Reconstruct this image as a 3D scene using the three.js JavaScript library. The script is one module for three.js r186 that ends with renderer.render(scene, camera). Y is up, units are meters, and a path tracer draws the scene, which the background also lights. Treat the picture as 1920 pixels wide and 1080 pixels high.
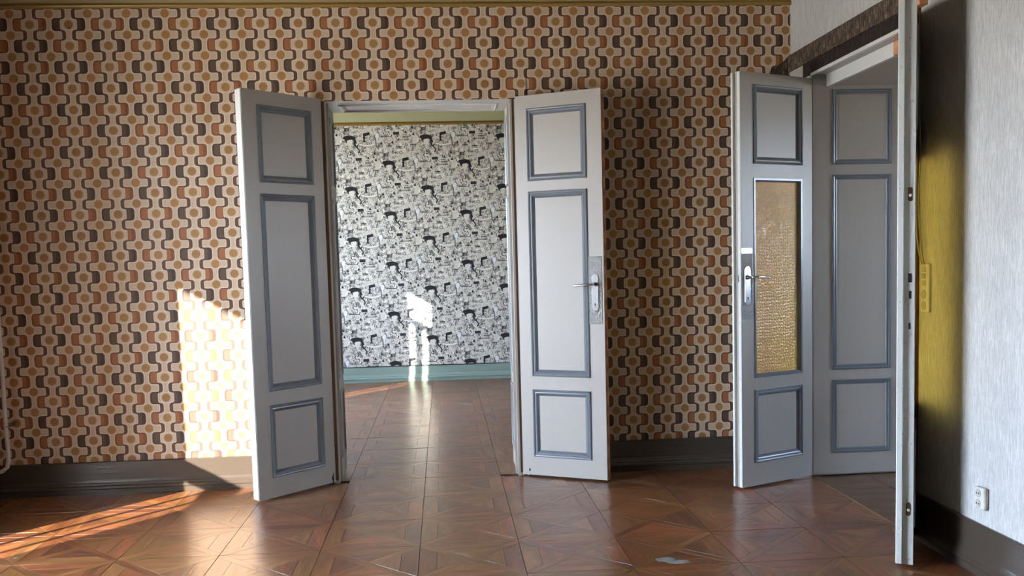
import * as THREE from 'three';
import { mergeGeometries } from 'three/addons/utils/BufferGeometryUtils.js';
import { RoundedBoxGeometry } from 'three/addons/geometries/RoundedBoxGeometry.js';
import { ImprovedNoise } from 'three/addons/math/ImprovedNoise.js';

// ---------------------------------------------------------------- camera, sky, sun, exposure
const scene = new THREE.Scene();
const FOCAL = 1755.6;                                   // pixels, 1920 x 1080 frame
const camera = new THREE.PerspectiveCamera(THREE.MathUtils.radToDeg(2 * Math.atan(540 / FOCAL)), 1920 / 1080, 0.05, 200);
camera.setViewOffset(1920, 1080, -7.6, -78.4, 1920, 1080);   // the photograph is an off-centre crop
{
  const yaw = 0.07625, pitch = 0.07585, roll = 0.02544, m = new THREE.Matrix4();
  const Y = new THREE.Matrix4().set(Math.cos(yaw), 0, Math.sin(yaw), 0, 0, 1, 0, 0, -Math.sin(yaw), 0, Math.cos(yaw), 0, 0, 0, 0, 1);
  const P = new THREE.Matrix4().set(1, 0, 0, 0, 0, Math.cos(pitch), -Math.sin(pitch), 0, 0, Math.sin(pitch), Math.cos(pitch), 0, 0, 0, 0, 1);
  const Q = new THREE.Matrix4().set(Math.cos(roll), -Math.sin(roll), 0, 0, Math.sin(roll), Math.cos(roll), 0, 0, 0, 0, 1, 0, 0, 0, 0, 1);
  m.multiplyMatrices(Q, P).multiply(Y).transpose();
  camera.quaternion.setFromRotationMatrix(m);
  camera.position.set(0.139, 1.268, 5.389);
}
const EXPOSURE = 3.4, SUN = 13.5, SKY = 19;
{
  const W = 256, H = 128, data = new Float32Array(W * H * 4);
  for (let j = 0; j < H; j++) {
    const up = Math.sin(((j + 0.5) / H - 0.5) * Math.PI), t = Math.pow(Math.max(0, up), 0.5);
    for (let i = 0; i < W; i++) data.set(up < 0 ? [0.34, 0.34, 0.34, 1] : [0.86 - 0.46 * t, 0.97 - 0.36 * t, 1.1 - 0.04 * t, 1], (j * W + i) * 4);
  }
  const sky = new THREE.DataTexture(data, W, H, THREE.RGBAFormat, THREE.FloatType);
  sky.mapping = THREE.EquirectangularReflectionMapping; sky.magFilter = THREE.LinearFilter; sky.needsUpdate = true;
  scene.background = sky; scene.backgroundIntensity = SKY;
}
const sun = new THREE.DirectionalLight(new THREE.Color().setRGB(1, 0.95, 0.87), SUN);
sun.position.set(-0.64 * 12, 0.35 * 12, 0.768 * 12); sun.target.position.set(0, 0, 0);
sun.castShadow = true; sun.shadow.mapSize.set(4096, 4096);
Object.assign(sun.shadow.camera, { left: -8, right: 8, top: 8, bottom: -8, near: 0.1, far: 40 });
scene.add(sun, sun.target);

// ---------------------------------------------------------------- helpers
let seed = 7;
const rnd = () => { seed = (seed * 1664525 + 1013904223) >>> 0; return seed / 4294967296; };
const rr = (a, b) => a + (b - a) * rnd();
const counts = {};
const numbered = (n) => { const k = counts[n] = (counts[n] ?? -1) + 1; return k ? n + '_' + String(k).padStart(3, '0') : n; };
const V = (x, y, z) => new THREE.Vector3(x, y, z);
function mesh(name, geometry, material, parent = scene) {
  const m = new THREE.Mesh(geometry, material);
  m.name = parent === scene ? numbered(name) : name; m.castShadow = m.receiveShadow = true; parent.add(m); return m;
}
function struct(name, geometry, material, label, category) {
  const m = mesh(name, geometry, material); m.userData = { kind: 'structure', label, category }; return m;
}
function group(name, label, category, extra = {}) {
  const g = new THREE.Group(); g.name = numbered(name); g.userData = { label, category, ...extra }; scene.add(g); return g;
}
function box(x0, x1, y0, y1, z0, z1) {                        // uv in metres on every face
  const g = new THREE.BoxGeometry(x1 - x0, y1 - y0, z1 - z0).translate((x0 + x1) / 2, (y0 + y1) / 2, (z0 + z1) / 2);
  return metreUV(g);
}
function metreUV(g) {
  const p = g.attributes.position, n = g.attributes.normal, uv = new Float32Array(p.count * 2);
  for (let i = 0; i < p.count; i++) {
    const ax = Math.abs(n.getX(i)), ay = Math.abs(n.getY(i)), az = Math.abs(n.getZ(i));
    if (ax >= ay && ax >= az) uv.set([-p.getZ(i), p.getY(i)], i * 2);
    else if (ay >= az) uv.set([p.getX(i), -p.getZ(i)], i * 2);
    else uv.set([p.getX(i), p.getY(i)], i * 2);
  }
  g.setAttribute('uv', new THREE.BufferAttribute(uv, 2)); return g;
}
const rbox = (w, h, d, r, x = 0, y = 0, z = 0) => metreUV(new RoundedBoxGeometry(w, h, d, 2, r).translate(x, y, z));
function merge(list) { return mergeGeometries(list.map((g) => (g.index ? g.toNonIndexed() : g))); }
const rectPath = (x0, x1, y0, y1, T = THREE.Path) => { const p = new T(); p.moveTo(x0, y0); p.lineTo(x1, y0); p.lineTo(x1, y1); p.lineTo(x0, y1); p.closePath(); return p; };
function slab(outline, holes, depth) {                        // a plate with openings, uv in metres
  const s = new THREE.Shape(); outline.forEach(([x, y], i) => (i ? s.lineTo(x, y) : s.moveTo(x, y))); s.closePath();
  for (const h of holes) s.holes.push(rectPath(...h));
  return new THREE.ExtrudeGeometry(s, { depth, bevelEnabled: false });
}
// a moulding that runs round a rectangle: profile is [inset, height] pairs, mitred at the corners, facing +z
function ring(x0, x1, y0, y1, profile, z = 0) {
  const pos = [];
  const at = ([d, h]) => [[x0 + d, y0 + d, z + h], [x1 - d, y0 + d, z + h], [x1 - d, y1 - d, z + h], [x0 + d, y1 - d, z + h]];
  for (let k = 0; k + 1 < profile.length; k++) {
    const a = at(profile[k]), b = at(profile[k + 1]);
    for (let i = 0; i < 4; i++) { const j = (i + 1) % 4; pos.push(...a[i], ...a[j], ...b[j], ...a[i], ...b[j], ...b[i]); }
  }
  const g = new THREE.BufferGeometry(); g.setAttribute('position', new THREE.Float32BufferAttribute(pos, 3)); g.computeVertexNormals();
  return metreUV(g);
}
// a profile [out, up] swept along x from x0 to x1 (out is +z), ends closed
function run(profile, x0, x1) {
  const s = new THREE.Shape(); profile.forEach(([o, y], i) => (i ? s.lineTo(o, y) : s.moveTo(o, y))); s.closePath();
  const g = new THREE.ExtrudeGeometry(s, { depth: x1 - x0, bevelEnabled: false });
  g.rotateY(-Math.PI / 2).scale(-1, 1, 1); // shape x -> z, extrusion -> x
  const p = g.attributes.position, idx = [];
  g.translate(x0, 0, 0);
  for (let i = 0; i < p.count; i += 3) idx.push(i, i + 2, i + 1);
  g.setIndex(idx); const h = g.toNonIndexed(); h.computeVertexNormals(); return metreUV(h);
}
function tube(points, r, seg = 24, rad = 8) { return new THREE.TubeGeometry(new THREE.CatmullRomCurve3(points), seg, r, rad, false); }

// ---------------------------------------------------------------- textures
const noise = new ImprovedNoise();
const fbm = (x, y, z = 0, o = 4) => { let s = 0, a = 0.5; for (let i = 0; i < o; i++) { s += a * noise.noise(x, y, z); x *= 2.03; y *= 2.03; a *= 0.5; } return s; };
function dataTex(W, H, fn, srgb) {
  const d = new Uint8Array(W * H * 4);
  for (let j = 0; j < H; j++) for (let i = 0; i < W; i++) { const c = fn(i / W, j / H, i, j); d.set([c[0], c[1], c[2], 255].map((v) => Math.max(0, Math.min(255, v))), (j * W + i) * 4); }
  const t = new THREE.DataTexture(d, W, H); t.wrapS = t.wrapT = THREE.RepeatWrapping; t.magFilter = THREE.LinearFilter; t.minFilter = THREE.LinearMipmapLinearFilter; t.generateMipmaps = true;
  if (srgb) t.colorSpace = THREE.SRGBColorSpace; t.needsUpdate = true; return t;
}
function canvasTex(W, H, draw, srgb = true) {
  const c = document.createElement('canvas'); c.width = W; c.height = H; draw(c.getContext('2d'), W, H);
  const t = new THREE.CanvasTexture(c); t.wrapS = t.wrapT = THREE.RepeatWrapping; t.anisotropy = 8; if (srgb) t.colorSpace = THREE.SRGBColorSpace; return t;
}
const rep = (t, w, h, ox = 0, oy = 0) => { const c = t.clone(); c.repeat.set(1 / w, 1 / h); c.offset.set(-ox / w, -oy / h); c.needsUpdate = true; return c; };
// wrap-around value noise for tiles that repeat
const lattice = Array.from({ length: 4096 }, () => rnd());
const vn = (x, y, px, py, s = 0) => {
  const xi = Math.floor(x), yi = Math.floor(y), fx = x - xi, fy = y - yi, u = fx * fx * (3 - 2 * fx), v = fy * fy * (3 - 2 * fy);
  const L = (a, b) => lattice[((((a % px) + px) % px) * 131 + (((b % py) + py) % py) * 977 + s * 313) & 4095];
  return (L(xi, yi) * (1 - u) + L(xi + 1, yi) * u) * (1 - v) + (L(xi, yi + 1) * (1 - u) + L(xi + 1, yi + 1) * u) * v;
};

// retro wallpaper: one tile is two columns by two rows of the pattern
const PX = 0.20565, PY = 0.11487;
const retro = canvasTex(1024, 572, (c, W, H) => {
  const P = W / 2, R = H / 2, cream = '#d2bda3', line = '#e6d6c1';
  c.fillStyle = '#65432f'; c.fillRect(0, 0, W, H);
  const rrect = (x, y, w, h, r) => { c.beginPath(); c.roundRect(x, y, w, h, r); c.fill(); };
  for (let i = -1; i < 4; i++) for (let j = -1; j < 4; j++) {        // blocks beside each oct
    const x = i * P, y = j * R, odd = ((i + j) % 2 + 2) % 2;
    for (const s of [-1, 1]) {
      c.fillStyle = odd ? '#46301f' : '#8a5228'; const bx = x + s * P * 0.30;
      rrect(bx - P * 0.125, y - R * 0.285, P * 0.25, R * 0.57, P * 0.075);
      c.fillStyle = odd ? '#5e4735' : '#a56a3e'; rrect(bx - P * 0.115 - s * P * 0.03, y - R * 0.255, P * 0.17, R * 0.51, P * 0.055);
    }
  }
  const octs = (g, k) => { for (let i = -1; i < 4; i++) { const x = i * P;
    c.fillStyle = k; c.fillRect(x - P * 0.078 - g, -10, P * 0.156 + 2 * g, H + 20);
    for (let j = -1; j < 4; j++) { const y = j * R, a = P * 0.218 + g, b = R * 0.25 + g, e = P * 0.085;
      c.beginPath(); c.moveTo(x - a, y - b + R * 0.1); c.quadraticCurveTo(x - a, y - b, x - a + e * 0.6, y - b);
      c.quadraticCurveTo(x - P * 0.078 - g, y - b - R * 0.02, x - P * 0.075 - g, y - b - R * 0.16); c.lineTo(x + P * 0.075 + g, y - b - R * 0.16);
      c.quadraticCurveTo(x + P * 0.078 + g, y - b - R * 0.02, x + a - e * 0.6, y - b); c.quadraticCurveTo(x + a, y - b, x + a, y - b + R * 0.1);
      c.lineTo(x + a, y + b - R * 0.1); c.quadraticCurveTo(x + a, y + b, x + a - e * 0.6, y + b);
      c.quadraticCurveTo(x + P * 0.078 + g, y + b + R * 0.02, x + P * 0.075 + g, y + b + R * 0.16); c.lineTo(x - P * 0.075 - g, y + b + R * 0.16);
      c.quadraticCurveTo(x - P * 0.078 - g, y + b + R * 0.02, x - a + e * 0.6, y + b); c.quadraticCurveTo(x - a, y + b, x - a, y + b - R * 0.1); c.closePath(); c.fill(); } } };
  const cross = (g, k) => { for (let i = -1; i < 4; i++) { const x = (i + 0.5) * P;
    c.fillStyle = k; c.fillRect(x - P * 0.07 - g, -10, P * 0.14 + 2 * g, H + 20);
    for (let j = -1; j < 4; j++) { const y = (j + 0.5) * R, a = P * 0.325 + g, b = R * 0.19 + g, q = P * 0.07 + g, f = R * 0.2;
      c.beginPath(); c.roundRect(x - a, y - b, 2 * a, 2 * b, P * 0.045); c.fill();
      c.beginPath(); c.moveTo(x - q, y - b - f); c.quadraticCurveTo(x - q, y - b, x - q - f * 0.9, y - b); c.lineTo(x + q + f * 0.9, y - b); c.quadraticCurveTo(x + q, y - b, x + q, y - b - f);
      c.closePath(); c.fill();
      c.beginPath(); c.moveTo(x - q, y + b + f); c.quadraticCurveTo(x - q, y + b, x - q - f * 0.9, y + b); c.lineTo(x + q + f * 0.9, y + b); c.quadraticCurveTo(x + q, y + b, x + q, y + b + f);
      c.closePath(); c.fill(); } } };
  octs(0, line); cross(0, line); octs(-P * 0.022, cream); cross(-P * 0.022, cream);
  for (let i = -1; i < 4; i++) for (let j = -1; j < 4; j++) {
    c.strokeStyle = line; c.lineWidth = P * 0.014; c.beginPath(); c.roundRect(i * P - P * 0.155, j * R - R * 0.25, P * 0.31, R * 0.5, P * 0.12); c.stroke();
    c.fillStyle = ((i + j) % 2) ? '#a87a45' : '#b0854c'; c.beginPath(); c.arc(i * P, j * R, P * 0.112, 0, 7); c.fill();
    c.fillStyle = ((i + j) % 2) ? '#b4814a' : '#ab7d46'; c.beginPath(); c.arc((i + 0.5) * P, (j + 0.5) * R, P * 0.112, 0, 7); c.fill();
  }
  c.globalAlpha = 0.1; for (let k = 0; k < 2600; k++) { c.fillStyle = k % 2 ? '#fff' : '#2a1a10'; c.fillRect(rnd() * W, rnd() * H, rr(1, 5), rr(1, 3)); }
});
// collage wallpaper of the far room: half-drop repeat of generic ink drawings and scribbled lines
const collage = canvasTex(1400, 920, (c, W, H) => {
  c.fillStyle = '#dcd9cb'; c.fillRect(0, 0, W, H);
  const motif = () => {
    seed = 4242;
    const w = W / 2, k = '#15161a';
    for (let i = 0; i < 330; i++) {                                       // scraps of ink, outlines and scribbled text lines
      const x = rr(0, w), y = rr(0, H), g = Math.floor(rr(10, 105)); c.strokeStyle = c.fillStyle = `rgb(${g},${g},${g - 4})`; c.lineWidth = rr(2.5, 7);
      const kind = i % 8; c.save(); c.translate(x, y); c.rotate(kind === 0 ? rr(-0.1, 0.1) : rr(-1.4, 1.4));
      if (kind === 0) for (let l = 0; l < 3; l++) for (let t = 0; t < 4; t++) c.fillRect(t * 17 + rr(0, 4), l * 13, rr(6, 15), 6);
      else if (kind === 1 || kind === 5) { c.beginPath(); c.ellipse(0, 0, rr(8, 28), rr(10, 30), 0, 0, rr(3.5, 6.3)); c.stroke(); }
      else if (kind === 2 || kind === 6) { c.beginPath(); c.moveTo(0, 0); c.bezierCurveTo(rr(-60, 60), rr(-50, 50), rr(-60, 60), rr(-50, 50), rr(-50, 50), rr(30, 80)); c.stroke(); }
      else if (kind === 3) { c.strokeRect(0, 0, rr(16, 46), rr(20, 60)); c.fillRect(6, 6, rr(6, 16), rr(6, 20)); }
      else if (kind === 4) { c.beginPath(); c.moveTo(0, 0); c.lineTo(rr(8, 22), rr(20, 36)); c.lineTo(-rr(8, 22), rr(20, 36)); c.closePath(); c.fill(); }
      else { c.beginPath(); c.moveTo(0, 0); c.lineTo(0, rr(40, 110)); c.stroke(); }
      c.restore();
    }
    for (let i = 0; i < 46; i++) { c.fillStyle = ['#f1eee3', '#e8e5d8', '#7c7c77', '#d8d4c4'][i % 4]; c.save(); c.translate(rr(0, w), rr(0, H)); c.rotate(rr(-0.5, 0.5)); c.beginPath(); c.ellipse(0, 0, rr(8, 30), rr(12, 44), 0, 0, 7); c.fill(); c.restore(); }
    const figure = (x, y) => {                                            // bobbed head with a hat brim
      c.fillStyle = '#e6e2d4'; c.beginPath(); c.ellipse(x, y + 66, 44, 58, 0, 0, 7); c.fill(); c.strokeStyle = '#8b8a82'; c.lineWidth = 5; c.beginPath(); c.moveTo(x - 20, y + 118); c.quadraticCurveTo(x - 30, y + 160, x - 70, y + 180); c.moveTo(x + 26, y + 118); c.quadraticCurveTo(x + 34, y + 160, x + 76, y + 186); c.stroke();
      c.fillStyle = k; c.beginPath(); c.ellipse(x, y + 5, 86, 34, 0.05, Math.PI, 0); c.lineTo(x + 90, y + 24); c.quadraticCurveTo(x, y + 2, x - 96, y + 26); c.closePath(); c.fill();
      c.beginPath(); c.moveTo(x - 80, y + 14); c.quadraticCurveTo(x - 60, y + 60, x - 34, y + 96); c.lineTo(x - 40, y + 52); c.quadraticCurveTo(x - 20, y + 34, x + 20, y + 34); c.quadraticCurveTo(x + 56, y + 22, x + 58, y + 60);
      c.quadraticCurveTo(x + 54, y + 110, x + 92, y + 150); c.quadraticCurveTo(x + 104, y + 120, x + 84, y + 96); c.lineTo(x + 108, y + 88); c.quadraticCurveTo(x + 92, y + 40, x + 70, y + 6); c.closePath(); c.fill();
    };
    c.save(); c.translate(150, 190); c.scale(1.25, 1.2); figure(0, 0); c.restore();
    c.fillStyle = k; c.fillRect(400, 120, 34, 150); c.beginPath(); c.moveTo(400, 120); c.lineTo(520, 100); c.lineTo(520, 146); c.lineTo(434, 170); c.closePath(); c.fill(); c.fillRect(392, 262, 60, 14);   // press and wheel
    c.strokeStyle = '#4b4b48'; c.lineWidth = 9; c.beginPath(); c.arc(560, 215, 44, 0, 7); c.stroke(); c.lineWidth = 5; c.beginPath(); c.arc(560, 215, 22, 0, 7); c.stroke();
    c.fillStyle = '#eceadf'; c.beginPath(); c.moveTo(330, 300); c.quadraticCurveTo(470, 350, 640, 286); c.lineTo(650, 318); c.quadraticCurveTo(480, 392, 326, 338); c.closePath(); c.fill(); c.strokeStyle = k; c.lineWidth = 4; c.stroke();
    c.lineWidth = 22; c.strokeStyle = k; c.beginPath(); c.moveTo(310, 330); c.bezierCurveTo(220, 380, 380, 400, 300, 470); c.stroke(); c.lineWidth = 12; c.beginPath(); c.moveTo(380, 340); c.bezierCurveTo(350, 420, 420, 420, 340, 470); c.stroke();
    c.lineWidth = 20; c.strokeStyle = '#6d6d68'; c.beginPath(); c.moveTo(600, 150); c.bezierCurveTo(660, 300, 590, 330, 690, 420); c.stroke();
    c.fillStyle = '#eef0ee'; c.beginPath(); c.ellipse(655, 165, 40, 54, 0, 0, 7); c.fill(); c.strokeStyle = '#55554f'; c.lineWidth = 4; c.stroke(); c.fillRect(640, 205, 30, 46);   // bulb
    c.strokeStyle = k; c.lineWidth = 7; c.beginPath(); c.ellipse(58, 520, 26, 42, 0, 0, 7); c.stroke(); c.fillStyle = '#f4f2e8'; c.fill(); c.beginPath(); c.ellipse(58, 520, 10, 28, 0, 0, 7); c.stroke();
    c.strokeStyle = '#2d2d2e'; c.lineWidth = 10; c.beginPath(); c.arc(130, 530, 30, 1.2, 5.4); c.stroke(); c.beginPath(); c.arc(150, 590, 34, -1.4, 2.4); c.stroke();
    c.fillStyle = '#3a3a3a'; c.fillRect(60, 20, 90, 62); c.fillStyle = '#77756d'; c.fillRect(96, 26, 40, 50);
    c.fillStyle = '#26262a'; c.fillRect(250, 560, 110, 52); c.fillStyle = k; c.fillRect(20, 640, 200, 12); c.fillRect(310, 700, 230, 10);
    for (const [x, y] of [[420, 640], [560, 780], [120, 800], [300, 820]]) { c.fillStyle = '#2c2c2c'; for (let t = 0; t < 4; t++) c.fillRect(x + t * 26, y, 20, 26); c.fillStyle = '#5a5a55'; for (let t = 0; t < 6; t++) c.fillRect(x - 10 + t * 20, y + 38, 14, 8); }
    c.fillStyle = k; for (const [x, y] of [[480, 560], [620, 600], [30, 760], [230, 740], [600, 480]]) { c.beginPath(); c.moveTo(x, y - 30); c.lineTo(x + 26, y + 24); c.lineTo(x - 26, y + 24); c.fill(); }
  };
  for (const [ox, oy] of [[0, 0], [W / 2, H / 2], [W / 2, -H / 2], [0, H], [0, -H], [-W / 2, H / 2], [-W / 2, -H / 2], [W, 0]]) { c.save(); c.translate(ox, oy); motif(); c.restore(); }
});
seed = 99;
// pale fibre wallpaper: short vertical threads
const fibre = canvasTex(1024, 1024, (c, W, H) => {
  c.fillStyle = '#b9b6ae'; c.fillRect(0, 0, W, H);
  for (let k = 0; k < 15000; k++) {
    const x = rnd() * W, y = rnd() * H, l = rr(16, 90), g = Math.floor(rr(150, 226)); c.strokeStyle = `rgba(${g},${g - 1},${g - 6},.5)`; c.lineWidth = rr(1, 3.5);
    for (const dx of [0, -W]) for (const dy of [0, -H]) { c.beginPath(); c.moveTo(x + dx, y + dy); c.lineTo(x + dx + rr(-4, 4), y + dy + l); c.stroke(); }
  }
});
const wood = dataTex(512, 512, (u, v) => {                                // grain runs along u
  const w = vn(u * 6, v * 24, 6, 24, 1) * 0.5, f = vn(u * 8, v * 160 + w * 6, 8, 160, 2), f2 = vn(u * 22, v * 256, 22, 256, 3), b = vn(u * 3, v * 10, 3, 10, 4), m = vn(u * 9, v * 9, 9, 9, 6);
  const t = 0.62 + 0.22 * b + 0.14 * f + 0.12 * f2 + 0.16 * (m - 0.5); return [250 * t, 232 * t, 214 * t];
}, true);
const ripple = dataTex(512, 512, (u, v) => { const t = vn(u * 8, v * 20, 8, 20, 1) * 0.55 + vn(u * 20, v * 60, 20, 60, 4) * 0.3 + vn(u * 60, v * 160, 60, 160, 2) * 0.15; const g = 255 * t; return [g, g, g]; });
const brush = dataTex(512, 512, (u, v) => { const t = vn(u * 90, v * 5, 90, 5, 1) * 0.5 + vn(u * 30, v * 3, 30, 3, 2) * 0.35 + vn(u * 170, v * 40, 170, 40, 3) * 0.15; const g = 255 * t; return [g, g, g]; });
const hammered = dataTex(512, 512, (u, v) => {                            // rounded cells
  const N = 26, x = u * N, y = v * N; let d1 = 9, d2 = 9;
  for (let a = -1; a <= 1; a++) for (let b = -1; b <= 1; b++) {
    const cx = Math.floor(x) + a, cy = Math.floor(y) + b, k = ((((cx % N) + N) % N) * 57 + (((cy % N) + N) % N) * 131) & 2047, d = Math.hypot(cx + 0.15 + 0.7 * lattice[k] - x, cy + 0.15 + 0.7 * lattice[k + 2048] - y);
    if (d < d1) { d2 = d1; d1 = d; } else if (d < d2) d2 = d;
  }
  const g = 255 * Math.min(1, (d2 - d1) * 1.3); return [g, g, g];
});
const bark = dataTex(512, 512, (u, v) => { const t = vn(u * 90, v * 14, 90, 14, 1) * 0.5 + vn(u * 40, v * 20, 40, 20, 2) * 0.35 + vn(u * 120, v * 100, 120, 100, 3) * 0.3; const g = Math.pow(t, 2.4); return [40 + 120 * g, 32 + 100 * g, 25 + 80 * g]; }, true);
const floral = dataTex(256, 512, (u, v) => { const a = vn(u * 8, v * 16, 8, 16, 1), b = vn(u * 18, v * 36, 18, 36, 2); const g = 255 * (0.5 + 0.5 * Math.sin(a * 26 + b * 9)); return [g, g, g]; });
const chips = dataTex(256, 1024, (u, v) => { const t = vn(u * 12, v * 60, 12, 60, 1) * 0.6 + vn(u * 40, v * 160, 40, 160, 2) * 0.4, c = t > 0.83 ? 0.78 : 1; return [206 * c, 207 * c, 200 * c]; }, true);

// ---------------------------------------------------------------- materials
const std = (o) => new THREE.MeshStandardMaterial(o), phys = (o) => new THREE.MeshPhysicalMaterial(o), lin = (r, g, b) => new THREE.Color().setRGB(r, g, b);
const M = {
  retro: std({ color: lin(0.8, 0.76, 0.72), map: rep(retro, 2 * PX, 2 * PY, -2.05936, 2.60247), roughness: 0.62, bumpMap: rep(brush, 0.5, 0.5), bumpScale: 0.0006 }),
  collage: std({ color: lin(0.95, 0.95, 0.95), map: rep(collage, 0.79, 0.525, -0.8685, 2.146), roughness: 0.6 }),
  fibre: std({ color: lin(0.86, 0.86, 0.86), map: rep(fibre, 0.7, 0.7), roughness: 0.8, bumpMap: rep(fibre, 0.7, 0.7), bumpScale: 0.002 }),
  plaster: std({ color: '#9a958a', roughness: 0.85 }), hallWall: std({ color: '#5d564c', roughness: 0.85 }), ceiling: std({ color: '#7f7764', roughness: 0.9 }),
  frieze: std({ color: '#a28e63', roughness: 0.5 }), bead: std({ color: '#94773c', roughness: 0.35, metalness: 0.2 }), farFrieze: std({ color: '#b6b78c', roughness: 0.6 }),
  skirt: std({ color: '#443b32', roughness: 0.22, bumpMap: rep(ripple, 1.2, 0.3), bumpScale: 0.001 }), farSkirt: std({ color: '#8da295', roughness: 0.3 }),
  paint: std({ color: '#a39c91', roughness: 0.4, bumpMap: rep(brush, 0.6, 2.4), bumpScale: 0.0004 }),
  moulding: std({ color: '#6b7074', roughness: 0.28 }), chipped: std({ map: rep(chips, 0.12, 0.9), roughness: 0.4 }), white: std({ color: '#cdcdc8', roughness: 0.3 }),
  gold: phys({ color: lin(1, 0.68, 0.12), specularIntensity: 0.4, roughness: 0.3, transmission: 1, thickness: 0.005, ior: 1.5, bumpMap: rep(hammered, 0.45, 0.45), bumpScale: 0.0017 }),
  pane: phys({ color: '#ffffff', roughness: 0, transmission: 1, thickness: 0, ior: 1.5 }),
  bark: std({ map: rep(bark, 0.4, 0.4), roughness: 0.95, bumpMap: rep(bark, 0.4, 0.4), bumpScale: 0.004 }), barkDark: std({ map: rep(bark, 0.3, 0.3), color: '#7d726a', roughness: 0.95, bumpMap: rep(bark, 0.3, 0.3), bumpScale: 0.004 }),
  rawWood: std({ map: rep(wood, 0.5, 0.3), color: '#e8b088', roughness: 0.7 }), darkWood: std({ map: rep(wood, 0.5, 0.3), color: '#6f5038', roughness: 0.7 }), threshold: std({ map: rep(wood, 0.8, 0.4), color: '#7c6450', roughness: 0.4 }),
  chrome: std({ color: '#cfd3d6', metalness: 1, roughness: 0.18 }), steel: std({ color: '#9aa0a2', metalness: 0.9, roughness: 0.3 }), rust: std({ color: '#5b3f2a', metalness: 0.4, roughness: 0.6 }), dark: std({ color: '#17130f', roughness: 0.8 }),
  plate: phys({ color: '#c6c6bf', roughness: 0.3, clearcoat: 0.6, bumpMap: rep(floral, 0.08, 0.16), bumpScale: 0.004 }),
  plastic: std({ color: '#c4c1b8', roughness: 0.4 }), plasticEdge: std({ color: '#a9a598', roughness: 0.4 }), cable: std({ color: '#9a8f78', roughness: 0.6 }), enamel: std({ color: '#b5b0a2', roughness: 0.35 }), stain: std({ color: '#85847b', roughness: 0.6 }),
  outside: std({ color: '#bfb8a8', roughness: 0.9 }), subfloor: std({ color: '#1a100a', roughness: 0.9 }),
};
const tones = ['#8e623d', '#845537', '#9a7046', '#754c34', '#8c643a', '#9c6240'].map((color, i) => phys({ ior: 1.8, map: rep(wood, 0.5, 0.25, 0.13 * i, 0.07 * i), color, roughness: 0.28, bumpMap: rep(ripple, 0.5, 0.35, 0.11 * i), bumpScale: 0.0012 }));

// ---------------------------------------------------------------- the room shell
const XL = -2.40, XR = 2.185, ZF = -4.54, TOP = 3.05, ZFRONT = 8.2, WT = 0.4, XH = 2.76;   // hall starts at XH
const O0 = -0.492, O1 = 0.545, OH = 2.172;             // main doorway
const D0 = 0.335, D1 = 1.385, DH = 2.227;              // doorway in the right wall
{
  const w = struct('wall_back', slab([[XL - 0.3, 0], [O0 - 0.02, 0], [O0 - 0.02, OH + 0.02], [O1 + 0.02, OH + 0.02], [O1 + 0.02, 0], [XR + 0.575, 0], [XR + 0.575, TOP], [XL - 0.3, TOP]], [], WT), [M.retro, M.plaster], 'back wall covered in brown and orange retro patterned wallpaper', 'wall');
  w.position.z = -WT;
  struct('wall_far', slab([[XL - 0.3, 0], [3.0, 0], [3.0, TOP], [XL - 0.3, TOP]], [], 0.25).translate(0, 0, ZF - 0.25), [M.collage, M.plaster], 'far room wall papered with a black and white ink collage', 'wall');
  struct('wall_far_right', box(2.76, 3.0, 0, TOP, ZF, -WT), M.plaster, 'right wall of the far room, out of sight', 'wall');
  const hole = (z0, z1, y0, y1) => [-z1, -z0, y0, y1];
  const wr = struct('wall_right', slab([[-ZFRONT, 0], [-5.2, 0], [-5.2, 2.5], [-3.0, 2.5], [-3.0, 0], [-D1 - 0.02, 0], [-D1 - 0.02, DH + 0.03], [-D0 + 0.02, DH + 0.03], [-D0 + 0.02, 0], [0, 0], [0, TOP], [-ZFRONT, TOP]], [], XH - XR).rotateY(Math.PI / 2).translate(XR, 0, 0), [M.fibre, M.plaster], 'right wall covered in pale grey fibre textured wallpaper', 'wall');
  struct('wall_left', slab([[-ZFRONT, 0], [-2.75, 0], [-2.75, 2.2], [-1.27, 2.2], [-1.27, 0], [1.25, 0], [1.25, 2.282], [1.94, 2.282], [1.94, 0], [-ZF, 0], [-ZF, TOP], [-ZFRONT, TOP]],
    [hole(-3.9, -2.65, 0.75, 2.5)], 0.3).rotateY(Math.PI / 2).translate(XL - 0.3, 0, 0), [M.retro, M.plaster], 'window wall at the left of both rooms', 'wall');
  struct('wall_front', box(XL - 0.3, XR + 0.575, 0, TOP, ZFRONT, ZFRONT + 0.25), M.retro, 'papered wall behind the viewer', 'wall');
  struct('ceiling', box(XL - 0.3, 5.6, TOP, TOP + 0.2, ZF - 0.25, ZFRONT + 0.25), M.ceiling, 'plain pale ceiling', 'ceiling');
  // the hall behind the right doorway
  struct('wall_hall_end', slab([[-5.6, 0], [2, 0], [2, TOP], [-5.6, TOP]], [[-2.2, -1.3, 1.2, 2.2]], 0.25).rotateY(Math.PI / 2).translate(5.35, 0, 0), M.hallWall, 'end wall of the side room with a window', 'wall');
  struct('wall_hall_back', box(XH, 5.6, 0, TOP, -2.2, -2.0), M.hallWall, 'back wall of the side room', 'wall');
  struct('wall_hall_front', box(XH, 5.6, 0, TOP, 5.6, 5.8), M.hallWall, 'front wall of the side room', 'wall');
}
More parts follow.
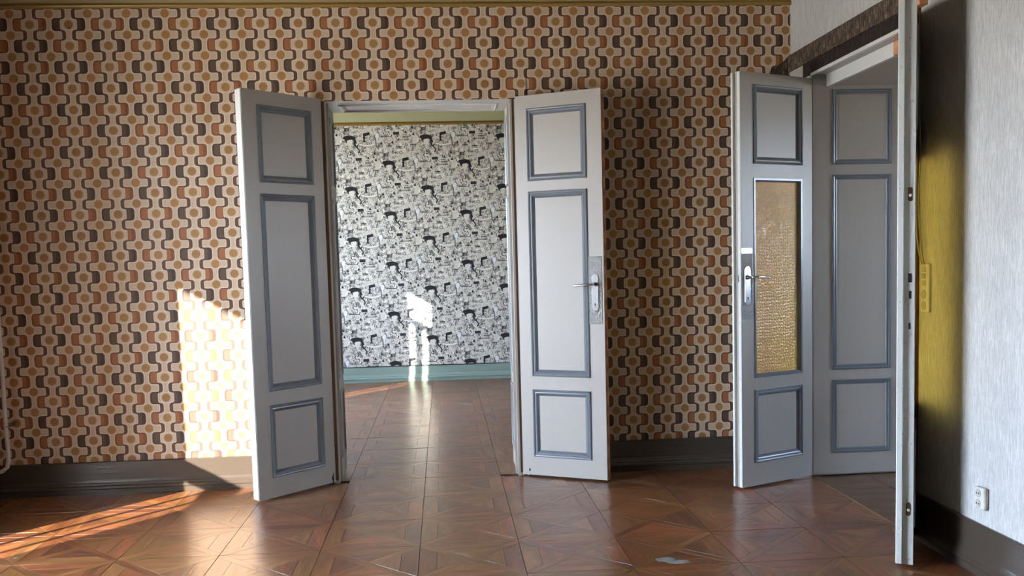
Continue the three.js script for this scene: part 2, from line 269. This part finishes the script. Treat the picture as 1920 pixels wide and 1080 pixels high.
// windows of the left wall and of the side room: frame and pane
function makeWindow(x, z0, z1, y0, y1, mull, label) {
  const c = (z0 + z1) / 2, f = [box(-0.03, 0.03, y0, y0 + 0.06, z0, z1), box(-0.03, 0.03, y1 - 0.06, y1, z0, z1), box(-0.03, 0.03, y0, y1, z0, z0 + 0.05), box(-0.03, 0.03, y0, y1, z1 - 0.05, z1)];
  for (const m of mull) f.push(box(-0.025, 0.025, y0, y1, m - 0.03, m + 0.03));
  const w = struct(`window_${++makeWindow.n}`, merge(f).translate(x, 0, 0), M.white, label, 'window');
  mesh('pane', box(-0.002, 0.002, y0 + 0.05, y1 - 0.05, z0 + 0.04, z1 - 0.04).translate(x, 0, 0), M.pane, w);
}
makeWindow.n = 0;
makeWindow(XL - 0.2, -3.9, -2.65, 0.75, 2.5, [-3.27], 'white framed casement window of the far room');
makeWindow(5.5, 1.3, 2.2, 1.2, 2.2, [1.75], 'small white framed window of the side room');
{ // French window of the near room: mid rail, two slim bars
  const x = XL - 0.025, w = struct(`window_${++makeWindow.n}`, merge([box(x - 0.02, x + 0.02, 0.65, 0.75, 1.27, 2.75), box(x - 0.012, x + 0.012, 0, 0.7, 1.482, 1.502), box(x - 0.012, x + 0.012, 0, 0.7, 1.69, 1.71), box(x - 0.02, x + 0.02, 0, 0.012, 1.27, 2.75), box(x - 0.03, x + 0.03, 0, 2.2, 2.0, 2.06)]), M.white, 'glazed balcony door in the left wall', 'window');
  mesh('pane', box(x - 0.002, x + 0.002, 0.01, 2.2, 1.27, 2.75), M.pane, w);
  const v = struct(`window_${++makeWindow.n}`, merge([box(x - 0.02, x + 0.02, 0, 1.87, -1.94, -1.925), box(x - 0.02, x + 0.02, 1.17, 1.87, -1.83, -1.76), box(x - 0.02, x + 0.02, 0, 1.17, -1.785, -1.755), box(x - 0.02, x + 0.02, 1.17, 1.87, -1.665, -1.25), box(x - 0.02, x + 0.02, 0, 1.17, -1.57, -1.25), box(x - 0.02, x + 0.02, 1.87, 2.282, -1.61, -1.25), box(x - 0.02, x + 0.02, 1.82, 1.88, -1.94, -1.61)]), M.white, 'shuttered balcony door of the far room', 'window');
  mesh('pane', box(x - 0.026, x - 0.022, 0.01, 2.282, -1.94, -1.25), M.pane, v);
}
// outside: the balcony above and the dividers that shade the windows
struct('exterior_balcony', box(XL - 0.3 - 1.31, XL - 0.3, 2.6, 2.75, 0.2, 4.2), M.outside, 'underside of the balcony above the French window', 'balcony');
struct('exterior_divider', box(XL - 0.3 - 0.61, XL - 0.3, -0.2, 2.6, 2.9, 3.02), M.outside, 'balcony dividing wall outside the window', 'wall');
struct('exterior_divider', box(XL - 0.3 - 1.4, XL - 0.3, -0.2, 3.6, -2.5, -2.38), M.outside, 'balcony dividing wall outside the far room', 'wall');

// ---------------------------------------------------------------- floor: parquet panels with crossed diagonals
const S = 0.44, ZP = -0.053;
const floor = struct('floor', box(XL - 0.3, 5.6, -0.15, -0.012, ZF - 0.25, ZFRONT + 0.25), M.subfloor, 'worn glossy parquet floor of square panels with crossed diagonals', 'floor');
{
  const h = S / 2 - 0.0012, b = 0.03, g = 0.0006, t = 0.075;
  const pieces = [                                               // [name, polygon, grain angle] in panel coordinates
    ['parquet_strip', [[-h, -h], [-h + b, -h], [h, h - b], [h, h], [h - b, h], [-h, -h + b]], Math.PI / 4],
  ];
  const cut = (poly, nx, nz, d) => {                             // keep nx*x + nz*z >= d
    const out = [];
    poly.forEach((p, i) => { const q = poly[(i + 1) % poly.length], a = p[0] * nx + p[1] * nz - d, c = q[0] * nx + q[1] * nz - d; if (a >= 0) out.push(p); if (a * c < 0) { const k = a / (a - c); out.push([p[0] + k * (q[0] - p[0]), p[1] + k * (q[1] - p[1])]); } });
    return out;
  };
  const r2 = Math.SQRT1_2, sq = [[-h, -h], [h, -h], [h, h], [-h, h]], B = b * r2;
  const anti = cut(cut(sq, r2, r2, -B), -r2, -r2, -B);           // band on the other diagonal, broken by the first
  pieces.push(['parquet_strip', cut(anti, r2, -r2, B + g), -Math.PI / 4], ['parquet_strip', cut(anti, -r2, r2, B + g), -Math.PI / 4]);
  for (const [nx, nz, a] of [[1, 0, Math.PI / 2], [-1, 0, Math.PI / 2], [0, 1, 0], [0, -1, 0]]) {
    let w = cut(cut(sq, nx ? nx * r2 : r2, nx ? r2 : nz * r2, B + g), nx ? nx * r2 : -r2, nx ? -r2 : nz * r2, B + g);
    pieces.push(['parquet_block', cut(w, nx, nz, h - t + g), a], ['parquet_block', cut(w, -nx, -nz, -(h - t - g)), a + Math.PI / 2 * 0]);
  }
  const prism = (poly, ang, v) => {
    const pos = [], uv = [], n = poly.length, y1 = 0, y0 = -0.011, e = 0.0009, cx = poly.reduce((s, p) => s + p[0], 0) / n, cz = poly.reduce((s, p) => s + p[1], 0) / n;
    const inn = poly.map(([x, z]) => { const l = Math.hypot(x - cx, z - cz) || 1; return [x - (x - cx) / l * e, z - (z - cz) / l * e]; });
    const put = (x, y, z) => { pos.push(x, y, z); uv.push(x * Math.cos(ang) + z * Math.sin(ang) + v * 0.37, -x * Math.sin(ang) + z * Math.cos(ang) + v * 0.17); };
    for (let i = 1; i + 1 < n; i++) for (const k of [0, i + 1, i]) put(inn[k][0], y1, inn[k][1]);
    for (let i = 0; i < n; i++) { const p = poly[i], q = poly[(i + 1) % n], a = inn[i], c = inn[(i + 1) % n];
      put(...[p[0], y1 - e, p[1]]); put(a[0], y1, a[1]); put(c[0], y1, c[1]); put(p[0], y1 - e, p[1]); put(c[0], y1, c[1]); put(q[0], y1 - e, q[1]);
      put(p[0], y0, p[1]); put(p[0], y1 - e, p[1]); put(q[0], y1 - e, q[1]); put(p[0], y0, p[1]); put(q[0], y1 - e, q[1]); put(q[0], y0, q[1]); }
    const G = new THREE.BufferGeometry(); G.setAttribute('position', new THREE.Float32BufferAttribute(pos, 3)); G.setAttribute('uv', new THREE.Float32BufferAttribute(uv, 2)); G.computeVertexNormals(); return G;
  };
  const area = (p) => Math.abs(p.reduce((s, a, i) => { const b2 = p[(i + 1) % p.length]; return s + a[0] * b2[1] - a[1] * b2[0]; }, 0)) / 2;
  const shared = pieces.map(([, p, a]) => [0, 1, 2].map((v) => prism(p, a, v)));
  camera.updateMatrixWorld(); camera.updateProjectionMatrix();
  const all = [], q = V(0, 0, 0);
  const rooms = [[XL, XR, -WT, ZFRONT, (x, z) => z > 0 || (x > O0 && x < O1)], [XL, 2.76, ZF, -WT, () => true], [XH, 5.35, -2, 4.2, () => true]];
  for (const [x0, x1, z0, z1, ok] of rooms) for (let k = Math.floor(x0 / S); k * S < x1; k++) for (let m = Math.floor((z0 - ZP) / S); m * S + ZP < z1; m++) {
    const cx = (k + 0.5) * S, cz = (m + 0.5) * S + ZP, tilt = [rr(-1, 1) * 0.0022, rr(-1, 1) * 0.0022], flip = (k * 7 + m * 3) & 1;
    pieces.forEach(([name, poly, ang], i) => {
      const zmin = z0 === -WT ? -WT : z0; let p = poly, whole = cx - S / 2 >= x0 && cx + S / 2 <= x1 && cz - S / 2 >= zmin && cz + S / 2 <= z1;
      if (z0 === -WT && cz - S / 2 < 0) {                        // panels under the doorway run between its jambs
        const px0 = O0 - 0.018, px1 = O1 + 0.018, c = (a, b2) => cut(cut(poly, 1, 0, a - cx), -1, 0, -(b2 - cx));
        const strip = cut(c(px0, px1), 0, 1, -WT - cz), rest = cut(cut(cut(poly, 0, 1, 0.002 - cz), 1, 0, x0 - cx), -1, 0, -(x1 - cx));
        const inside = cx - S / 2 > px0 && cx + S / 2 < px1 && cz - S / 2 > -WT;
        p = inside ? poly : strip.length > 2 && area(strip) > area(rest) ? strip : rest; whole = inside;
        if (!inside && p === strip && rest.length > 2) p = cut(strip, 0, 1, -WT - cz);
      } else if (!whole) p = cut(cut(cut(cut(poly, 1, 0, x0 - cx), -1, 0, -(x1 - cx)), 0, 1, zmin - cz), 0, -1, -(z1 - cz));
      if (p.length < 3 || area(p) < 2e-5) return;
      q.set(cx + p.reduce((s, a) => s + a[0], 0) / p.length, 0, cz + p.reduce((s, a) => s + a[1], 0) / p.length);
      const d = camera.position.distanceTo(q), c = q.clone().project(camera), seen = Math.abs(c.x) < 1.08 && Math.abs(c.y) < 1.1 && q.x < 2.3 && (q.z > 0 || (q.x > -1 && q.x < 1));
      const variant = Math.floor(rnd() * 3), dark = name === 'parquet_strip' ? [2, 0, 0, 4, 1] : [0, 1, 3, 4, 0, 1, 2, 5], tone = dark[Math.floor(rnd() * dark.length)];
      all.push({ name, poly: p, ang, i, whole, cx, cz, tilt, variant, tone, dy: rr(-0.00025, 0.0001), size: seen ? area(p) * 1.27 / d ** 3 : 0 });
    });
  }
  all.sort((a, b2) => b2.size - a.size);
  const rest = [[], [], [], [], [], []], used = { parquet_strip: 0, parquet_block: 0 }, most = { parquet_strip: 110, parquet_block: 190 };
  for (const o of all) {
    const geo = o.whole ? shared[o.i][o.variant] : prism(o.poly, o.ang, o.variant);
    if (o.size > 0 && used[o.name] < most[o.name]) {
      used[o.name]++;
      const m = mesh(o.name, geo, tones[o.tone], floor); m.position.set(o.cx, o.dy, o.cz); m.rotation.set(o.tilt[0], 0, o.tilt[1]);
    } else rest[o.tone].push(geo.clone().rotateX(o.tilt[0]).rotateZ(o.tilt[1]).translate(o.cx, o.dy, o.cz));
  }
  const st = mesh('parquet', mergeGeometries(rest.map((l) => mergeGeometries(l)), true), tones, floor); st.userData.kind = 'stuff';
  // boards under the right doorway
  mesh('threshold_board', box(XR - 0.005, XR + 0.05, -0.01, 0.004, D0, D1), M.threshold, floor);
  mesh('threshold_board', box(XR + 0.055, XR + 0.30, -0.01, 0.001, D0, D1), M.threshold, floor);
  mesh('threshold_board', box(XR + 0.304, XH, -0.01, 0.001, D0, D1), M.threshold, floor);
  const blot = (x, z, w, d, name = 'paint_stain') => { const s = new THREE.Shape(); for (let i = 0; i < 26; i++) { const a = i / 26 * Math.PI * 2, r = 0.6 + 0.4 * vn(i, x * 9, 26, 50, 3); (i ? s.lineTo : s.moveTo).call(s, Math.cos(a) * w * r, Math.sin(a) * d * r); } mesh(name, new THREE.ExtrudeGeometry(s, { depth: 0.0006, bevelEnabled: false }).rotateX(-Math.PI / 2).translate(x, 0.0002, z), M.stain, floor); };
  blot(1.03, 1.62, 0.05, 0.035); blot(1.075, 1.66, 0.055, 0.03); blot(1.80, 1.42, 0.03, 0.012); blot(0.80, 1.42, 0.05, 0.012);
  for (const [x, z] of [[-0.71, 0.99], [1.78, 0.92], [1.15, 1.32], [1.55, 1.42], [-1.79, 1.16], [0.38, 1.0]]) blot(x, z, 0.009, 0.007, 'paint_fleck');
}

// ---------------------------------------------------------------- mouldings of the shell
{
  const lower = [[0, 0], [0.022, 0], [0.022, 0.028], [0.027, 0.034], [0.027, 0.046], [0.02, 0.052], [0.02, 0.062], [0.016, 0.068], [0.014, 0.076], [0.012, 0.08], [0.012, 0.17]];
  const sk = (h) => [...lower, [0.012, h - 0.006], [0.008, h], [0, h]];
  struct('baseboard_back_left', run(sk(0.185), XL, O0 - 0.03), M.skirt, 'tall dark glossy baseboard left of the double doorway', 'baseboard');
  struct('baseboard_back_right', run(sk(0.185), O1 + 0.06, XR), M.skirt, 'tall dark baseboard between the two doorways', 'baseboard');
  struct('baseboard_right', run(sk(0.2), 1.5, 3.0).rotateY(-Math.PI / 2).translate(XR, 0, 0), M.skirt, 'tall dark baseboard under the pale fibre wallpaper', 'baseboard');
  struct('baseboard_left', run(sk(0.185), 0.02, 1.26).rotateY(Math.PI / 2).translate(XL, 0, 1.28), M.skirt, 'dark baseboard at the left corner', 'baseboard');
  struct('baseboard_far', run(sk(0.167), XL, 2.76).translate(0, 0, ZF), M.farSkirt, 'pale sage green baseboard of the far room', 'baseboard');
  const t1 = struct('trim_1', box(XL, XR, 2.712, TOP, 0, 0.012), M.frieze, 'olive painted frieze above the retro wallpaper', 'frieze');
  mesh('bead', run([[0, 2.686], [0.012, 2.686], [0.02, 2.692], [0.022, 2.698], [0.018, 2.704], [0.014, 2.706], [0.014, 2.712], [0, 2.712]], XL, XR), M.bead, t1);
  const t2 = struct('trim_2', box(XL, 2.76, 2.715, TOP, ZF, ZF + 0.012), M.farFrieze, 'pale green frieze above the collage wallpaper', 'frieze');
  mesh('bead', run([[0, 2.68], [0.012, 2.68], [0.02, 2.69], [0.022, 2.698], [0.018, 2.706], [0.01, 2.708], [0.01, 2.715], [0, 2.715]], XL, 2.76).translate(0, 0, ZF), M.bead, t2);
  // wallpapered header over the double doorway
  struct('trim_3', box(-0.62, 0.64, OH, 2.292, 0, 0.006), M.retro, 'slightly raised papered board over the double doorway', 'trim');
}
const PROFILE = [[0, 0], [0.001, 0.006], [0.006, 0.009], [0.012, 0.007], [0.014, 0.003], [0.020, 0.004], [0.026, 0.001], [0.032, -0.006], [0.038, -0.0105], [0.040, -0.0108]];
const PANELS = [[0.12, 0.512], [0.59, 1.645], [1.705, 2.11]];
// ---------------------------------------------------------------- door linings
{
  // double doorway: jamb boards with panels on both reveals and on the head
  const l = struct('trim_4', merge([box(O0 - 0.02, O0, 0, OH, -WT - 0.01, 0.004), box(O1, O1 + 0.02, 0, OH, -WT - 0.01, 0.004), box(O0 - 0.002, O0 + 0.012, 0, OH, -0.075, -0.06), box(O1 - 0.012, O1 + 0.002, 0, OH, -0.075, -0.06)]), M.paint, 'pale grey panelled lining of the double doorway', 'door frame');
  mesh('head_board', box(O0 - 0.02, O1 + 0.02, OH, OH + 0.02, -WT - 0.01, -0.001), M.white, l);
  mesh('bare_edge', merge([box(O0 - 0.024, O0 - 0.004, 0.02, OH + 0.01, 0.002, 0.006), box(O1 + 0.012, O1 + 0.024, 0.02, OH, 0.002, 0.005)]), M.rust, l);
  for (const [y0, y1] of PANELS) {
    mesh('moulding', ring(-0.35, -0.12, y0, y1, PROFILE, 0.001).rotateY(Math.PI / 2).scale(1, 1, 1).translate(O0, 0, -0.47), M.moulding, l);
    mesh('moulding', ring(0.12, 0.35, y0, y1, PROFILE, 0.001).rotateY(-Math.PI / 2).translate(O1, 0, -0.47), M.moulding, l);
  }
  mesh('moulding', ring(O0 + 0.06, O1 - 0.06, 0.12, 0.35, PROFILE, 0.001).rotateX(Math.PI / 2).translate(0, OH, -0.47), M.white, l);
  // right doorway: frame, stop and panelled reveals through the thick wall
  const r = struct('trim_5', merge([box(XR - 0.002, XH, 0.012, DH - 0.03, D0 - 0.02, D0), box(XR + 0.09, XH, 0.012, DH - 0.03, D1, D1 + 0.02), box(XR + 0.09, XH, DH - 0.06, DH - 0.03, D0, D1), box(XR - 0.003, XR + 0.08, DH, DH + 0.016, D0, D1)]), M.paint, 'grey panelled lining of the doorway in the right wall', 'door frame');
  mesh('head_board', box(XR - 0.006, XR + 0.012, DH - 0.004, DH + 0.012, D0 - 0.02, D1), M.white, r);
  mesh('stop', box(XR + 0.075, XR + 0.095, DH - 0.065, DH, D0, 1.10), M.white, r);
  mesh('stop', box(XR + 0.075, XR + 0.095, DH - 0.063, DH, 1.10, D1), M.rawWood, r).userData.label = 'bare wood length of the door stop';
  for (const [y0, y1] of [[0.133, 0.547], [0.604, 1.684], [1.739, 2.147]]) {
    mesh('moulding', ring(2.292, 2.628, y0, y1, PROFILE, 0.001).translate(0, 0, D0), M.moulding, r);
    mesh('panel', box(2.33, 2.59, y0 + 0.038, y1 - 0.038, D0 - 0.001, D0 + 0.0015), M.paint, r);
  }
  // torn dark strip over the right doorway, its recessed lower band and the raw block at its end
  const s = struct('trim_6', box(XR - 0.014, XR + 0.002, 2.305, 2.398, 0, 1.47), M.bark, 'dark fibrous strip where wallpaper is torn off over the right doorway', 'trim');
  mesh('lower_band', box(XR - 0.003, XR + 0.002, 2.232, 2.306, 0.20, 1.47), M.barkDark, s);
  const sh = new THREE.Shape(); [[2.05, 2.16], [2.06, 2.30], [2.075, 2.335], [2.10, 2.338], [2.13, 2.36], [2.15, 2.372], [XR - 0.012, 2.398], [XR - 0.012, 2.16]].forEach(([x, y], i) => (i ? sh.lineTo(x, y) : sh.moveTo(x, y)));
  mesh('torn_corner', new THREE.ExtrudeGeometry(sh, { depth: 0.004, bevelEnabled: false }), M.bark, s);
  mesh('bare_plaster', box(XR - 0.004, XR + 0.002, 2.0, 2.305, 0.004, 0.19), M.plaster, s);
  mesh('raw_block', rbox(0.05, 0.09, 0.07, 0.004, XR - 0.012, 2.325, 1.515), M.rawWood, s);
  struct('trim_7', box(XR - 0.012, XR + 0.002, 0.02, 2.29, D1 + 0.01, 1.495), M.darkWood, 'bare brown casing strip behind the edge-on door leaf', 'trim');
}

// ---------------------------------------------------------------- door leaves
const LW = 0.525, Y0 = 0.011, TH = 0.042, RIGHT_PANELS = [[0.138, 0.533], [0.597, 1.661], [1.736, 2.147]];
// local axes: x from the hinge outward (away from it to -x when side is -1), y up, +z the face that the photograph shows
function makeLeaf(n, label, side, glazed, Y1 = 2.185, panels = PANELS) {
  const d = new THREE.Group(); d.name = `door_${n}`; d.userData = { kind: 'structure', label, category: 'door' }; scene.add(d);
  const [A, B] = side > 0 ? [0.08, 0.435] : [-0.435, -0.08], E = side * LW;
  mesh('leaf_frame', slab([[Math.min(0, E), Y0], [Math.max(0, E), Y0], [Math.max(0, E), Y1], [Math.min(0, E), Y1]], panels.map(([a, b]) => [A, B, a, b]), TH).translate(0, 0, -TH), M.paint, d);
  panels.forEach(([a, b], i) => {
    const pane = glazed && i === 1;
    if (pane) mesh('glass_pane', box(A + 0.004, B - 0.004, a + 0.004, b - 0.004, -TH / 2 - 0.0025, -TH / 2 + 0.0025), M.gold, d).userData.label = 'hammered amber yellow glass pane';
    else mesh('panel', box(A - 0.001, B + 0.001, a - 0.001, b + 0.001, -TH / 2 - 0.0105, -TH / 2 + 0.0105), M.paint, d);
    const prof = pane ? [[0, 0], [0.001, 0.004], [0.012, 0.004], [0.016, -0.004], [0.02, -0.017], [0.02, -0.019]] : PROFILE;
    mesh('moulding', ring(A - 0.001, B + 0.001, a - 0.001, b + 0.001, prof, 0), M.moulding, d);
    mesh('moulding', ring(A - 0.001, B + 0.001, a - 0.001, b + 0.001, prof, 0).rotateY(Math.PI).translate(A + B, 0, -TH), M.moulding, d);
  });
  for (const y of [0.28, 1.92]) mesh('hinge', merge([new THREE.CylinderGeometry(0.007, 0.007, 0.09, 12).translate(-0.006 * side, y, -0.012), new THREE.SphereGeometry(0.007, 10, 6).translate(-0.006 * side, y + 0.047, -0.012)]), M.rust, d);
  return d;
}
function place(d, hx, hz, deg) { d.position.set(hx, 0, hz); d.rotation.y = THREE.MathUtils.degToRad(-deg); }
// lever handle on a long plate, with the embossed finger plate under it
function makeHandle(d, u, y, dir) {
  const fp = mesh('finger_plate', rbox(0.079, 0.378, 0.003, 0.001, u, y - 0.01, 0.0017), M.plate, d); fp.userData.label = 'embossed clear finger plate';
  const s = new THREE.Shape(); const w = 0.019, hh = 0.083; s.moveTo(-w, -hh); s.absarc(0, -hh, w, Math.PI, 0, false); s.lineTo(w, hh); s.absarc(0, hh, w, 0, Math.PI, false); s.closePath();
  const bp = mesh('handle_plate', new THREE.ExtrudeGeometry(s, { depth: 0.004, bevelEnabled: true, bevelSize: 0.0015, bevelThickness: 0.0015, bevelSegments: 2, curveSegments: 16 }).translate(u, y - 0.02, 0.004), M.chrome, d);
  mesh('keyhole', merge([new THREE.CylinderGeometry(0.004, 0.004, 0.0015, 12).rotateX(Math.PI / 2).translate(u, y - 0.085, 0.0098), box(u - 0.0018, u + 0.0018, y - 0.098, y - 0.085, 0.009, 0.0105).toNonIndexed()]), M.dark, bp);
  mesh('lever', merge([new THREE.CylinderGeometry(0.011, 0.012, 0.018, 18).rotateX(Math.PI / 2).translate(u, y + 0.025, 0.018), tube([V(u, y + 0.025, 0.02), V(u, y + 0.025, 0.05), V(u + dir * 0.015, y + 0.025, 0.06), V(u + dir * 0.06, y + 0.023, 0.062), V(u + dir * 0.105, y + 0.02, 0.058)], 0.0065, 24, 10), new THREE.SphereGeometry(0.0068, 10, 8).translate(u + dir * 0.105, y + 0.02, 0.058)]), M.chrome, bp);
}
// left leaf of the double doorway
{
  const Y1 = 2.185, d = makeLeaf(1, 'open grey panelled door leaf at the left of the double doorway, without a handle', -1); place(d, -0.508, 0.001, 133.9 - 180);
  mesh('edge_strip', rbox(0.008, Y1 - Y0 - 0.01, 0.046, 0.002, -LW - 0.002, (Y0 + Y1) / 2, -TH / 2 - 0.004), M.white, d);
}
{
  const Y1 = 2.185, d = makeLeaf(2, 'open pale blue-grey door leaf with a lever handle at the right of the double doorway', 1); place(d, 0.566, 0.001, 28.9);
  mesh('edge_strip', rbox(0.008, Y1 - Y0 - 0.01, 0.03, 0.002, LW, (Y0 + Y1) / 2, -TH / 2 - 0.006), M.rawWood, d);
  makeHandle(d, 0.475, 1.09, -1);
}
{
  const d = makeLeaf(3, 'half-open grey door leaf with an amber glass pane in the corner', -1, true, 2.209, RIGHT_PANELS), Y1 = 2.209; place(d, 2.182, 0.332, -25.0);
  mesh('edge_strip', rbox(0.02, Y1 - Y0 - 0.006, 0.014, 0.003, -LW - 0.008, (Y0 + Y1) / 2, -TH - 0.004), M.chipped, d);
  mesh('edge_strip', rbox(0.004, Y1 - Y0, 0.02, 0.001, -LW - 0.001, (Y0 + Y1) / 2, -0.011), M.chipped, d);
  mesh('latch', box(-LW - 0.0045, -LW - 0.002, 1.115, 1.15, -0.024, -0.014), M.steel, d);
  makeHandle(d, -0.488, 1.115, 1);
}
{
  const d = makeLeaf(4, 'chipped white door leaf standing edge-on beside the pale fibre wallpaper', 1, true, 2.25, RIGHT_PANELS), Y1 = 2.25; place(d, 2.175, 1.385, 117.7);
  mesh('edge_strip', rbox(0.022, Y1 - Y0 - 0.01, 0.024, 0.003, LW + 0.009, (Y0 + Y1) / 2, 0.008), M.chipped, d);
  mesh('edge_strip', rbox(0.006, Y1 - Y0, 0.042, 0.002, LW + 0.001, (Y0 + Y1) / 2, -0.024), M.chipped, d);
  const oval = (y, h, w = 0.014) => { const s = new THREE.Shape(), a = h / 2 - w / 2; s.moveTo(-w / 2, -a); s.absarc(0, -a, w / 2, Math.PI, 0, false); s.lineTo(w / 2, a); s.absarc(0, a, w / 2, 0, Math.PI, false); s.closePath(); return new THREE.ExtrudeGeometry(s, { depth: 0.002, bevelEnabled: false, curveSegments: 10 }).rotateY(Math.PI / 2).translate(LW + 0.0035, y, -0.026); };
  for (const y of [1.478, 0.237]) { const b = mesh('flush_bolt', oval(y, 0.055, 0.017), M.rust, d); mesh('bolt_slider', new THREE.SphereGeometry(0.0065, 12, 8).translate(LW + 0.004, y - 0.004, -0.026), M.white, b); }
  mesh('latch_slot', box(LW + 0.003, LW + 0.0055, 1.137, 1.172, -0.033, -0.02), M.dark, d); mesh('bolt_slot', box(LW + 0.003, LW + 0.0055, 1.073, 1.103, -0.032, -0.023), M.dark, d); mesh('key_slot', oval(0.966, 0.026, 0.008), M.dark, d);
}

// ---------------------------------------------------------------- small things on the walls
{
  const t = group('wall_socket', 'small white double socket on the pale fibre wallpaper just above the dark baseboard', 'socket'); t.position.set(XR, 0.305, 2.0);
  mesh('cover', rbox(0.022, 0.086, 0.066, 0.009, -0.011, 0, 0), M.plastic, t);
  const cg = (y) => new THREE.CylinderGeometry(0.017, 0.0165, 0.003, 24).rotateZ(Math.PI / 2).translate(-0.0225, y, -0.004);
  for (const y of [0.02, -0.02]) { const o = mesh('outlet', cg(y), M.plasticEdge, t); mesh('pin_hole', merge([-0.007, 0.007].map((z) => new THREE.CylinderGeometry(0.0028, 0.0028, 0.002, 10).rotateZ(Math.PI / 2).translate(-0.0243, y, -0.004 + z))), M.dark, o); }
}
{
  const t = group('switch_panel', 'tall narrow pale switch panel with a column of round fittings beside the edge-on door leaf', 'switch'); t.position.set(XR, 1.1, 1.562);
  mesh('cover', rbox(0.012, 0.206, 0.07, 0.004, -0.006, 0, 0), M.plastic, t);
  for (const y of [-0.075, -0.028]) { const o = mesh('round_fitting', new THREE.TorusGeometry(0.017, 0.003, 8, 24).rotateY(Math.PI / 2).translate(-0.012, y, -0.006), M.plasticEdge, t); mesh('fitting_face', new THREE.CylinderGeometry(0.014, 0.014, 0.004, 20).rotateZ(Math.PI / 2).translate(-0.0115, y, -0.006), M.plasticEdge, o); }
  for (const y of [0.02, 0.05, 0.078]) mesh('rocker', rbox(0.006, 0.02, 0.03, 0.002, -0.013, y, -0.006), M.plasticEdge, t);
}
for (const [dx, dz, lab] of [[0, 0, 'thin pale cable hanging down to the switch panel, the one nearer the door leaf'], [0.004, 0.028, 'thin pale cable hanging down to the switch panel, the one nearer the fibre wallpaper']]) {
  const c = mesh('cable', tube([V(XR - 0.016, 2.26, 1.485 + dz), V(XR - 0.018 - dx, 1.9, 1.497 + dz), V(XR - 0.02, 1.66, 1.508 + dz * 0.9), V(XR - 0.017 - dx, 1.45, 1.497 + dz), V(XR - 0.02, 1.3, 1.515 + dz), V(XR - 0.012, 1.21, 1.535 + dz * 0.6), V(XR - 0.008, 1.185, 1.55 + dz * 0.6)], 0.0035, 60, 8), M.cable);
  c.userData = { label: lab, category: 'cable' };
}
{
  const t = group('heating_pipe', 'white vertical heating pipe bending into the left corner of the papered wall', 'pipe'); t.position.set(-2.277, 0, 0.1);
  mesh('pipe_run', tube([V(-0.004, 2.3, 0), V(-0.002, 1.2, 0), V(0, 0.4, 0), V(0, 0.22, 0), V(-0.012, 0.185, 0.004), V(-0.045, 0.17, 0.012), V(-0.09, 0.165, 0.02)], 0.011, 70, 12), M.enamel, t);
  mesh('bracket', merge([new THREE.TorusGeometry(0.0125, 0.003, 8, 20).rotateX(Math.PI / 2).translate(0, 0.42, 0), box(-0.004, 0.004, 0.41, 0.43, -0.095, -0.01)]), M.steel, t);
}

renderer_setup();
function renderer_setup() {
  const renderer = new THREE.WebGLRenderer({ antialias: true });
  renderer.toneMapping = THREE.LinearToneMapping; renderer.toneMappingExposure = EXPOSURE;
  renderer.shadowMap.enabled = true;
  renderer.render(scene, camera);
}
